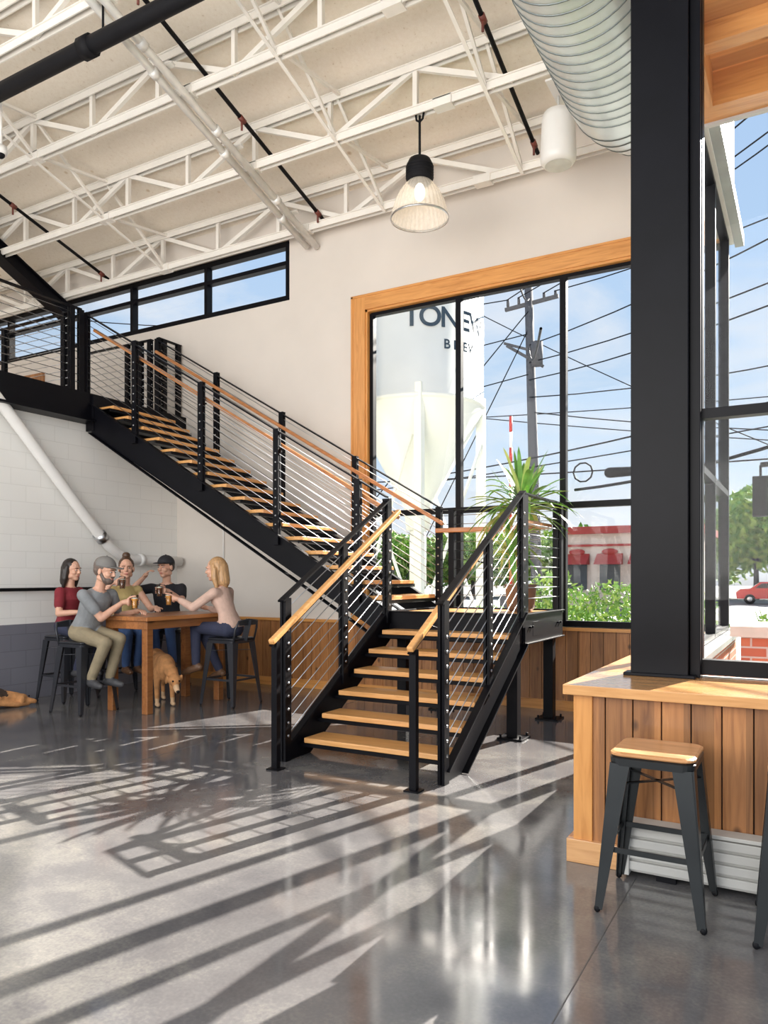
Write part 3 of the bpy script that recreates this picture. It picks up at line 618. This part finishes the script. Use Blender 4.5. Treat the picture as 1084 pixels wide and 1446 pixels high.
H_BR=hairmat('brown_hair',(.09,.045,.025));H_BL=hairmat('blonde_hair',(.52,.30,.14));H_DK=hairmat('dark_hair',(.02,.013,.01));H_GR=hairmat('salt_beard',(.15,.11,.09))
JEAN=cloth('blue_jeans',(.05,.10,.24));DJEAN=cloth('dark_jeans',(.03,.035,.07));KHA=cloth('olive_khaki',(.27,.22,.14));GRT=cloth('gray_tshirt',(.24,.25,.26));PINK=cloth('pale_pink_top',(.62,.42,.34));OLV=cloth('mustard_top',(.50,.38,.16));BLK=cloth('black_shirt',(.015,.015,.02));MAR=cloth('maroon_top',(.22,.02,.03))
SHO=simple('sneaker',(.05,.05,.055),.6);SHOB=simple('brown_shoe',(.14,.07,.035),.5)
pz=.965
person('seated_man',(-7.50,6.02,pz),radians(3),radians(27),GRT,KHA,SHO,H_GR,
  {'R':('grip',(-6.93,6.27,1.31),(-.75,-.66,0)),'L':('rest',(-7.08,6.42,1.185),(0,0,-1))},
  {'R':((-7.24,5.90,.42),(1,-.1,-.05)),'L':((-7.16,6.10,.42),(1,.1,-.05))},(1,.25,-.22),1.14,cap=simple('gray_cap',(.20,.19,.18),.9),beard=True)
person('seated_woman',(-8.42,6.5,pz),radians(8),radians(4),MAR,DJEAN,SHO,H_DK,
  {'R':('rest',(-8.02,6.38,1.16),(0,0,-1)),'L':('rest',(-8.0,6.6,1.16),(0,0,-1))},
  {'R':((-8.12,6.4,.42),(1,0,0)),'L':((-8.12,6.62,.42),(1,0,0))},(1,.15,-.05),1.06,female=True,hair='long')
person('seated_woman',(-8.12,7.16,pz),radians(-25),radians(6),OLV,JEAN,SHOB,H_BR,
  {'R':('grip',(-7.89,6.93,1.53),(-.6,-.75,-0.0),None,True),'L':('rest',(-7.62,7.25,1.19),(0,0,-1))},
  {'R':((-7.85,6.95,.42),(1,-.4,0)),'L':((-7.8,7.1,.42),(1,-.4,0))},(.75,-.66,.02),1.10,female=True,hair='bun',sleeve='none')
person('seated_man',(-8.10,7.95,pz),radians(-58),radians(10),BLK,JEAN,SHO,H_DK,
  {'L':('grip',(-7.70,7.40,1.42),(.2,.98,0),None,True),'R':('rest',(-8.16,7.55,1.60),(.6,.5,-.2),V((-.7,-.3,-.8)))},
  {'R':((-7.95,7.6,.42),(.5,-.8,0)),'L':((-7.7,7.65,.42),(.6,-.8,0))},(.15,-.98,-.06),1.15,cap=simple('black_cap',(.02,.02,.025),.8),beard=False)
person('seated_woman',(-6.33,7.28,pz),radians(190),radians(17),PINK,DJEAN,SHOB,H_BL,
  {'L':('grip',(-7.05,6.93,1.33),(.95,.3,0)),'R':('rest',(-6.80,7.36,1.20),(0,0,-1))},
  {'L':((-6.73,7.08,.50),(-1,-.3,-.3),(-1,0,.9)),'R':((-6.61,7.38,.40),(-1,0,-.3))},(-1,-.35,-.08),1.11,female=True,hair='long',sleeve='long')
DKM=simple('dark_stool_metal',(.04,.042,.05),.35,.4)
for (x,y,rt,bk) in((-7.50,6.02,0,True),(-8.42,6.5,0,False),(-8.12,7.16,-.4,False),(-8.10,7.95,-1,False),(-6.33,7.28,pi,True)):
    stool('bar_chair' if bk else 'bar_stool',(x,y,0),rt,.845,bk,False,1.12,DKM)
FUR=simple('tan_fur',(.55,.26,.10),.9,0,.25,14,.8);FURD=simple('dark_fur',(.05,.03,.02),.9,0,.3,18,.8);FURL=simple('cream_fur',(.66,.44,.26),.9,0,.2,14,.8)
def dog_stand(name,loc,yaw,s=1.0):
    b=B();c_,s_=cos(yaw),sin(yaw)
    def q(x,y,z): return V((x*c_-y*s_,x*s_+y*c_,z))*s
    F=q(1,0,0).normalized();L=q(0,1,0).normalized()
    b.ell(q(.22,0,.44),F*.17*s,L*.115*s,Z_*.155*s);b.ell(q(.0,0,.47),F*.24*s,L*.10*s,Z_*.125*s);b.ell(q(-.24,0,.49),F*.15*s,L*.105*s,Z_*.125*s)
    b.cap(q(.26,0,.49),q(.44,.03,.39),.085*s,.068*s,n=14)
    hc=q(.50,.04,.33);hf=(F*.75+L*.05-Z_*.6).normalized();hu=(Z_-hf*Z_.dot(hf)).normalized();hl=hu.cross(hf)
    b.ell(hc,hf*.085*s,hl*.072*s,hu*.065*s);b.cap(hc+hf*.05*s-hu*.012*s,hc+hf*.15*s-hu*.02*s,.042*s,.030*s)
    for sg in(-1,1):
        b.cap(q(.22,.075*sg,.40),q(.20,.085*sg,.25),.055*s,.036*s);b.cap(q(.20,.085*sg,.25),q(.22,.085*sg,.06),.034*s,.025*s);b.cap(q(.22,.085*sg,.03),q(.27,.085*sg,.025),.028*s,.024*s)
        b.cap(q(-.24,.075*sg,.44),q(-.17,.09*sg,.29),.085*s,.05*s);b.cap(q(-.17,.09*sg,.29),q(-.31,.09*sg,.17),.042*s,.026*s);b.cap(q(-.31,.09*sg,.17),q(-.29,.09*sg,.05),.025*s,.023*s);b.cap(q(-.29,.09*sg,.028),q(-.24,.09*sg,.024),.027*s,.023*s)
        ea=hc+hl*.066*sg*s+hu*.035*s;b.ell(ea-hu*.045*s+hl*.014*sg*s-hf*.015*s,hf*.036*s,hl*.013*s,hu*.062*s)
    b.tube([q(-.36,0,.54),q(-.45,.02,.50),q(-.52,.05,.42),q(-.56,.08,.36)],[.035*s,.03*s,.024*s,.012*s])
    vs,fs=fuse(b,.009,2);out=B();out.add(vs,[],0,True)
    for f in fs:
        c=sum((vs[i] for i in f),V((0,0,0)))/len(f);mi=1 if c.z<.09*s or (c-hc-hf*.15*s).length<.06*s else 0
        out.f.append(list(f));out.m.append(mi);out.s.append(True)
    out.ell(hc+hf*.178*s-hu*.008*s,hf*.016*s,hl*.02*s,hu*.015*s,2)
    for sg in(-1,1): out.ell(hc+hf*.06*s+hl*.035*sg*s+hu*.035*s,hf*.011*s,hl*.011*s,hu*.011*s,2)
    return out.obj(name,[FUR,FURL,BLACKM],loc=loc)
dog_stand('dog',(-7.16,6.90,0),radians(-32),1.10)
b=B()
def q(x,y,z): return V((x,y,z))
b.ell(q(0,-.25,.13),X_*.15,Y_*.28,Z_*.125);b.ell(q(0,-.45,.12),X_*.16,Y_*.16,Z_*.12);b.ell(q(0,.02,.13),X_*.12,Y_*.15,Z_*.12)
b.cap(q(.02,.05,.15),q(.10,.22,.12),.085,.065);hc=q(.13,.27,.10)
b.ell(hc,X_*.07,Y_*.08,Z_*.062);b.cap(hc+q(.03,.04,-.02),hc+q(.07,.13,-.045),.04,.03)
for sg in(-1,1):
    b.cap(q(.08*sg,.02,.08),q(.12*sg+.05,.20,.04),.045,.032);b.cap(q(.12*sg+.05,.20,.04),q(.10*sg+.06,.34,.032),.03,.026)
    b.cap(q(.10*sg,-.45,.1),q(.17*sg,-.25,.07),.07,.045);b.cap(q(.17*sg,-.25,.05),q(.15*sg,-.42,.035),.035,.03)
    b.ell(hc+q(.062*sg,-.02,0),X_*.014,Y_*.035,Z_*.05)
b.tube([q(0,-.58,.1),q(.1,-.68,.05),q(.22,-.66,.03)],[.035,.025,.012])
vs,fs=fuse(b,.010,2);out=B();out.add(vs,[],0,True)
for f in fs:
    c=sum((vs[i] for i in f),V((0,0,0)))/len(f);out.f.append(list(f));out.m.append(1 if (c.z>.15 and c.y<.1) or (c.y<-.2 and c.x<.05) else 0);out.s.append(True)
out.ell(hc+q(.085,.16,-.04),X_*.016,Y_*.015,Z_*.014,2)
for sg in(-1,1): out.ell(hc+q(.035*sg+.03,.06,.03),X_*.01,Y_*.01,Z_*.01,2)
out.obj('dog',[FUR,FURD,BLACKM],loc=(-8.60,5.60,0))
LEAF=simple('dracaena_leaf',(.16,.34,.07),.4,0,.35,9);LEAF2=simple('dracaena_leaf_light',(.42,.50,.16),.4,0,.3,9);TRUNK=simple('trunk',(.50,.30,.15),.8,0,.2,20,.6);POT=simple('pot',(.16,.09,.06),.5)
b=B();px,py=-2.80,8.05
b.lathe([(.0,1.22),(.12,1.22),(.15,1.26),(.175,1.50),(.185,1.52),(.165,1.52),(.16,1.49),(0,1.49)],(px,py,0),3,28)
b.tube([(px,py,1.45),(px+.01,py,1.7),(px-.02,py+.02,2.05),(px+.01,py,2.35)],[.06,.055,.05,.045],2);b.tube([(px-.03,py,1.45),(px-.09,py-.03,1.65),(px-.10,py-.05,1.90)],[.04,.035,.03],2)
def blade(base,az_,up,Ln,w_,droop,m):
    d=V((cos(az_),sin(az_),0));sd_=V((-sin(az_),cos(az_),0));N=8;vs=[];fs=[]
    for i in range(N+1):
        t=i/N;p=base+d*(Ln*t*cos(up)*(1-.15*t))+Z_*(Ln*(t*sin(up)-droop*t*t));ww=w_*(.6+1.2*t)*(1-t)**.6 if t<1 else .001;vs+=[p-sd_*ww+Z_*ww*.4,p,p+sd_*ww+Z_*ww*.4]
    for i in range(N):
        a=i*3;fs+=[(a,a+1,a+4,a+3),(a+1,a+2,a+5,a+4)]
    b.add(vs,fs,m,True)
for cx,cy,cz,nn,Ln in((px+.01,py,2.40,74,.90),(px-.10,py-.05,1.92,34,.65)):
    for i in range(nn):
        up=radians(random.uniform(0,82));blade(V((cx,cy,cz+random.uniform(-.12,.06))),random.uniform(0,2*pi),up,Ln*random.uniform(.7,1.08)*(1 if up>.6 else .9),.036,random.uniform(.3,.95)*(1.1-up/2),random.choice((0,0,1)))
b.obj('potted_dracaena',[LEAF,LEAF2,TRUNK,POT])
ASPH=simple('asphalt',(.20,.20,.20),.85,0,.12,2);GRASS=simple('grass',(.14,.22,.06),.9,0,.3,3)
b=B();b.box(-120,120,-30,160,-.35,-.13);b.obj('street',[ASPH],recenter=False)
b=B();b.box(-14,8,9.3,11.8,-.13,-.06);b.box(.5,8,5.1,9.3,-.13,-.07);b.obj('lawn_strip',[GRASS],recenter=False)
b=B();b.box(-4.8,30,14,15.5,-.13,-.02);b.obj('sidewalk',[simple('sidewalk_concrete',(.5,.49,.46),.8)])
SW=simple('silo_white',(.74,.76,.72),.35,0,.03,2);NAVY=simple('navy_lettering',(.015,.035,.06),.5)
SC=V((-7.25,14.28,0));SR=1.39;n_=V((.453,-.891,0));t_=V((.891,.453,0))
SI=empty('grain_silo',(SC.x,SC.y,-.13))
b=B();b.lathe([(.25,2.6),(.30,3.1),(SR,5.1),(SR,5.12),(SR+.03,5.13),(SR+.03,5.2),(SR,5.21),(SR,14),(.4,15)],SC,0,64,True)
for a in(.5,2.1,3.6,5.2):
    p=SC+V((cos(a),sin(a),0))*(SR-.05);b.beam(p-Z_*.13,p+Z_*5.4,.16,.16);q2=SC+V((cos(a+1.5),sin(a+1.5),0))*(SR-.05);b.beam(p+Z_*.6,q2+Z_*4.4,.05,.05)
b.cyl(SC+V((-.55,-1.9,-.1)),SC+V((-.55,-1.9,5.6)),.13);b.cyl(SC+V((-.15,-1.75,-.1)),SC+V((-.15,-1.75,12)),.10);b.cyl(SC+V((0,0,2.7)),SC+V((0.0,0,1.4)),.18)
b.ell(SC+V((-.55,-1.9,5.6)),X_*.2,Y_*.2,Z_*.12)
b.obj('silo_body',[SW],SI)
TB=B()
def letter(ch,ang,z,size):
    cu=bpy.data.curves.new('t','FONT');cu.body=ch;cu.size=size;cu.align_x='CENTER';cu.offset=.018*size;ob=bpy.data.objects.new('t',cu);bpy.context.scene.collection.objects.link(ob)
    dg=bpy.context.evaluated_depsgraph_get();ev=ob.evaluated_get(dg);me=ev.to_mesh();a=radians(ang)
    vs=[]
    for v in me.vertices:
        aa=a+v.co.x/SR;nn=n_*cos(aa)+t_*sin(aa);vs.append(SC+nn*(SR+.012)+Z_*(z+v.co.y))
    TB.add(vs,[tuple(p.vertices) for p in me.polygons],0);ev.to_mesh_clear();bpy.data.objects.remove(ob);bpy.data.curves.remove(cu)
for ch,a in zip('TONEWELL',(-5,10,27,42,59,80,96,112)): letter(ch,a,6.50,.56)
for ch,a in zip('BREWING',(24,33,42,51,60,68,78)): letter(ch,a,6.08,.26)
TB.obj('silo_lettering',[NAVY],SI)
POLE=simple('weathered_pole',(.10,.10,.11),.9,0,.2,10)
b=B();P0=V((-8.15,25.2,-.13));P1=V((-8.45,25.1,11.6));b.cyl(P0,P1,.2,.14,n=14)
b.beam(V((-9.3,25.1,11.0)),V((-7.4,25.1,11.15)),.1,.12);b.beam(V((-9.2,25.0,9.7)),V((-7.9,25.0,8.8)),.1,.1);b.cyl((-8.05,24.8,8.8),(-8.05,24.8,9.6),.2);b.beam((-9.3,25,9.8),(-8.3,25,9.4),.08,.08)
for x in(-9.2,-8.8,-7.9,-7.5): b.cyl((x,25.1,11.1),(x,25.1,11.35),.05)
b.obj('utility_pole',[POLE])
b=B()
def wire(a,c,sag=.5,r=.02):
    a=V(a);c=V(c);b.tube([a.lerp(c,i/10)-Z_*sag*4*(i/10)*(1-i/10) for i in range(11)],r,0,5,caps=False)
for a,c,s in(((-9.2,25,11.3),(8,10,13.5),.8),((-8.8,25,11.3),(9,12,14),.8),((-7.9,25,11.3),(9,14,15),.8),((-7.5,25,11.3),(10,16,12),.8),((-8.4,25,9.6),(9,11,10.2),.7),((-8.4,25,9),(8,12,8.6),.6),((-8.4,25,8.4),(8,9.6,7.4),.6),((-8.4,25,7.8),(9,20,8.3),.7),((-8.4,25,7.3),(10,30,6),.5),
  ((-9.2,25,11.3),(-26,20,12),.6),((-8.4,25,11.2),(-3.4,9.4,5.9),.3),((-8.4,25,10),(-26,22,9.5),.6),((-8.4,25,8.6),(-25,20,7),.6),((-8.4,25,10.8),(-15,19,-.1),.0),((-8.4,25,10.2),(-13.6,24,-.1),.0),((-18,26,9),(12,32,5.0),.4),((-18,26,8),(12,32,8.5),.4),((-18,22,5.0),(12,18,4.4),.3),((-18,24,4.6),(12,22,7.2),.4),((-12,22,4.8),(4,13,5.2),.3),((-14,30,14),(2,30,4.6),.3),((-3,9.4,4.8),(-8.4,25,9.5),.4)): wire(a,c,s)
wire((-4.9,18,3.7),(2,13,4.4),.25,.035)
b.obj('power_lines',[BLACKM])
b=B();c=V((-3.6,17.2,3.95));b.cap(c-X_*.3,c+X_*.3,.12,.1);b.tube([c+V((-.9,0,.05))+V((.22*cos(t*.63),0,.22*sin(t*.63))) for t in range(11)],.02,0,6);b.obj('cable_splice',[BLACKM])
RED=simple('signal_red',(.5,.03,.02),.5)
b=B()
for i in range(14): b.cyl((-7.6,20.97,-.13+i*.46),(-7.6,20.97,.33+i*.46),.045,m=i%2)
b.box(-7.85,-7.35,20.75,21.2,-.13,1.1,2);b.obj('crossing_gate',[WHITEP,RED,POLE])
b=B();b.box(-12.2,-5,42,50,-.13,4.0,0);b.box(-12.4,-4.8,41.7,50.2,4.0,4.4,1);b.box(-12.3,-4.9,41.85,42.0,3.3,3.42,1)
for i in range(4):
    x=-11.3+i*1.8;b.box(x-.55,x+.55,41.93,42.0,.9,2.6,2);b.prism([(x-.7,41.95,2.9),(x-.7,41.1,2.3),(x-.7,41.95,2.3)],(1.4,0,0),1);b.ell((x,41.9,3.0),X_*.45,Y_*.1,Z_*.18,1)
b.obj('restaurant_building',[simple('stucco',(.72,.60,.50),.8),simple('faded_red',(.42,.05,.04),.6),simple('dark_pane',(.05,.06,.07),.2)])
b=B()
prof=[(-2.1,.35),(-2.15,.75),(-1.9,.95),(-1.3,1.0),(-.75,1.42),(.6,1.45),(1.2,1.05),(1.95,.92),(2.15,.7),(2.1,.35)]
b.prism([(x,-.85,z) for x,z in prof],(0,1.7,0),0);b.prism([(-1.15,-.86,1.0),(-.7,-.86,1.36),(.5,-.86,1.38),(1.0,-.86,1.02)],(0,1.72,0),1)
for x in(-1.35,1.35):
    for y in(-.87,.65): b.cyl((x,y,.33),(x,y+.22,.33),.33,m=2,n=24);b.cyl((x,y-.01,.33),(x,y+.23,.33),.18,m=3,n=18)
b.obj('car',[simple('red_paint',(.5,.02,.02),.25,0,.05,coat=.5),simple('car_glass',(.03,.04,.05),.1),BLACKM,STEEL],loc=(-2.0,54,-.13),rot=radians(5),bevel=.05)
LG=simple('foliage',(.15,.30,.06),.7,0,.5,2);LG2=simple('foliage_light',(.36,.50,.12),.7,0,.4,2)
def leaves(bd,c,rad,nn,sz,ms=(0,1)):
    for _ in range(nn):
        while True:
            p=V((random.uniform(-1,1),random.uniform(-1,1),random.uniform(-1,1)))
            if p.length<1 and p.length>.35: break
        p=V(c)+V((p.x*rad[0],p.y*rad[1],p.z*rad[2]));a=V((random.gauss(0,1),random.gauss(0,1),random.gauss(0,1))).normalized();q=a.cross(V((random.gauss(0,1),random.gauss(0,1),random.gauss(0,1)))).normalized();s=sz*random.uniform(.6,1.3)
        bd.add([p-a*s,p+q*s*.45,p+a*s,p-q*s*.45],[(0,1,2,3)],random.choice(ms))
def tree(loc,h,r):
    b=B();b.cyl((0,0,0),(0,0,h*.55),.22,.12,m=2)
    for i in range(6):
        a=i*1.05;e=V((cos(a)*r*.6,sin(a)*r*.6,h*(.5+.05*(i%3))));b.cyl((0,0,h*.3),e,.09,.03,m=2,n=6);leaves(b,e,(r*.55,r*.55,r*.5),520,.36)
    leaves(b,(0,0,h*.62),(r*.8,r*.8,h*.36),1700,.38);b.obj('tree',[LG,LG2,POLE],loc=loc)
for lx,ly,h,r in((-3.5,64,9,4),(-1.0,68,9,5),(3,66,10,5),(-9,70,7,5),(-26,62,6,5),(-34,60,6,5),(-18,66,6,5),(-44,52,7,5),(10,60,9,5)): tree((lx,ly,-.13),h,r)
def shrub(loc,rx,ry,h,nn=700,sz=.05):
    b=B()
    for i in range(26):
        a=random.uniform(0,2*pi);rr=random.uniform(.2,1);b.cyl((rx*.3*rr*cos(a),ry*.3*rr*sin(a),0),(rx*.9*rr*cos(a),ry*.9*rr*sin(a),h*random.uniform(.7,1)),.012,.005,m=2,n=5)
    leaves(b,(0,0,h*.55),(rx,ry,h*.48),nn,sz);b.obj('shrub',[LG,LG2,LG],loc=loc)
shrub((-3.2,10.6,-.06),.55,.5,1.75,1900);shrub((-2.35,10.7,-.06),.6,.5,1.6,1900);shrub((-1.5,10.9,-.06),.6,.5,1.5,1700);shrub((-4.4,11.2,-.06),.6,.5,1.2,800);shrub((.0,10.0,-.06),.7,.6,1.35,1700);shrub((1.2,10.4,-.06),.8,.7,1.7,1700)
b=B();b.box(-.45,.35,6.3,6.9,-.13,1.15,0);b.box(-.52,.42,6.23,6.97,1.15,1.23,1);b.obj('brick_pillar',[BRKX,simple('stone_cap',(.6,.55,.48),.8)])
b=B();b.box(-1.05,-.75,17.8,18.1,2.9,3.75,0)
for z in(3.05,3.32,3.59): b.cyl((-.9,18.1,z),(-.9,18.2,z),.1,m=1)
b.beam((-.9,17.95,3.75),(-.9,17.95,4.0),.05,.05);b.beam((-.9,17.95,4.0),(4,17.95,4.3),.1,.1);b.cyl((4,17.95,-.13),(4,17.95,4.5),.12);b.obj('traffic_light',[BLACKM,simple('lens',(.2,.05,.02),.3)])
print('objects',len(bpy.data.objects),'faces',sum(len(m.polygons) for m in bpy.data.meshes))
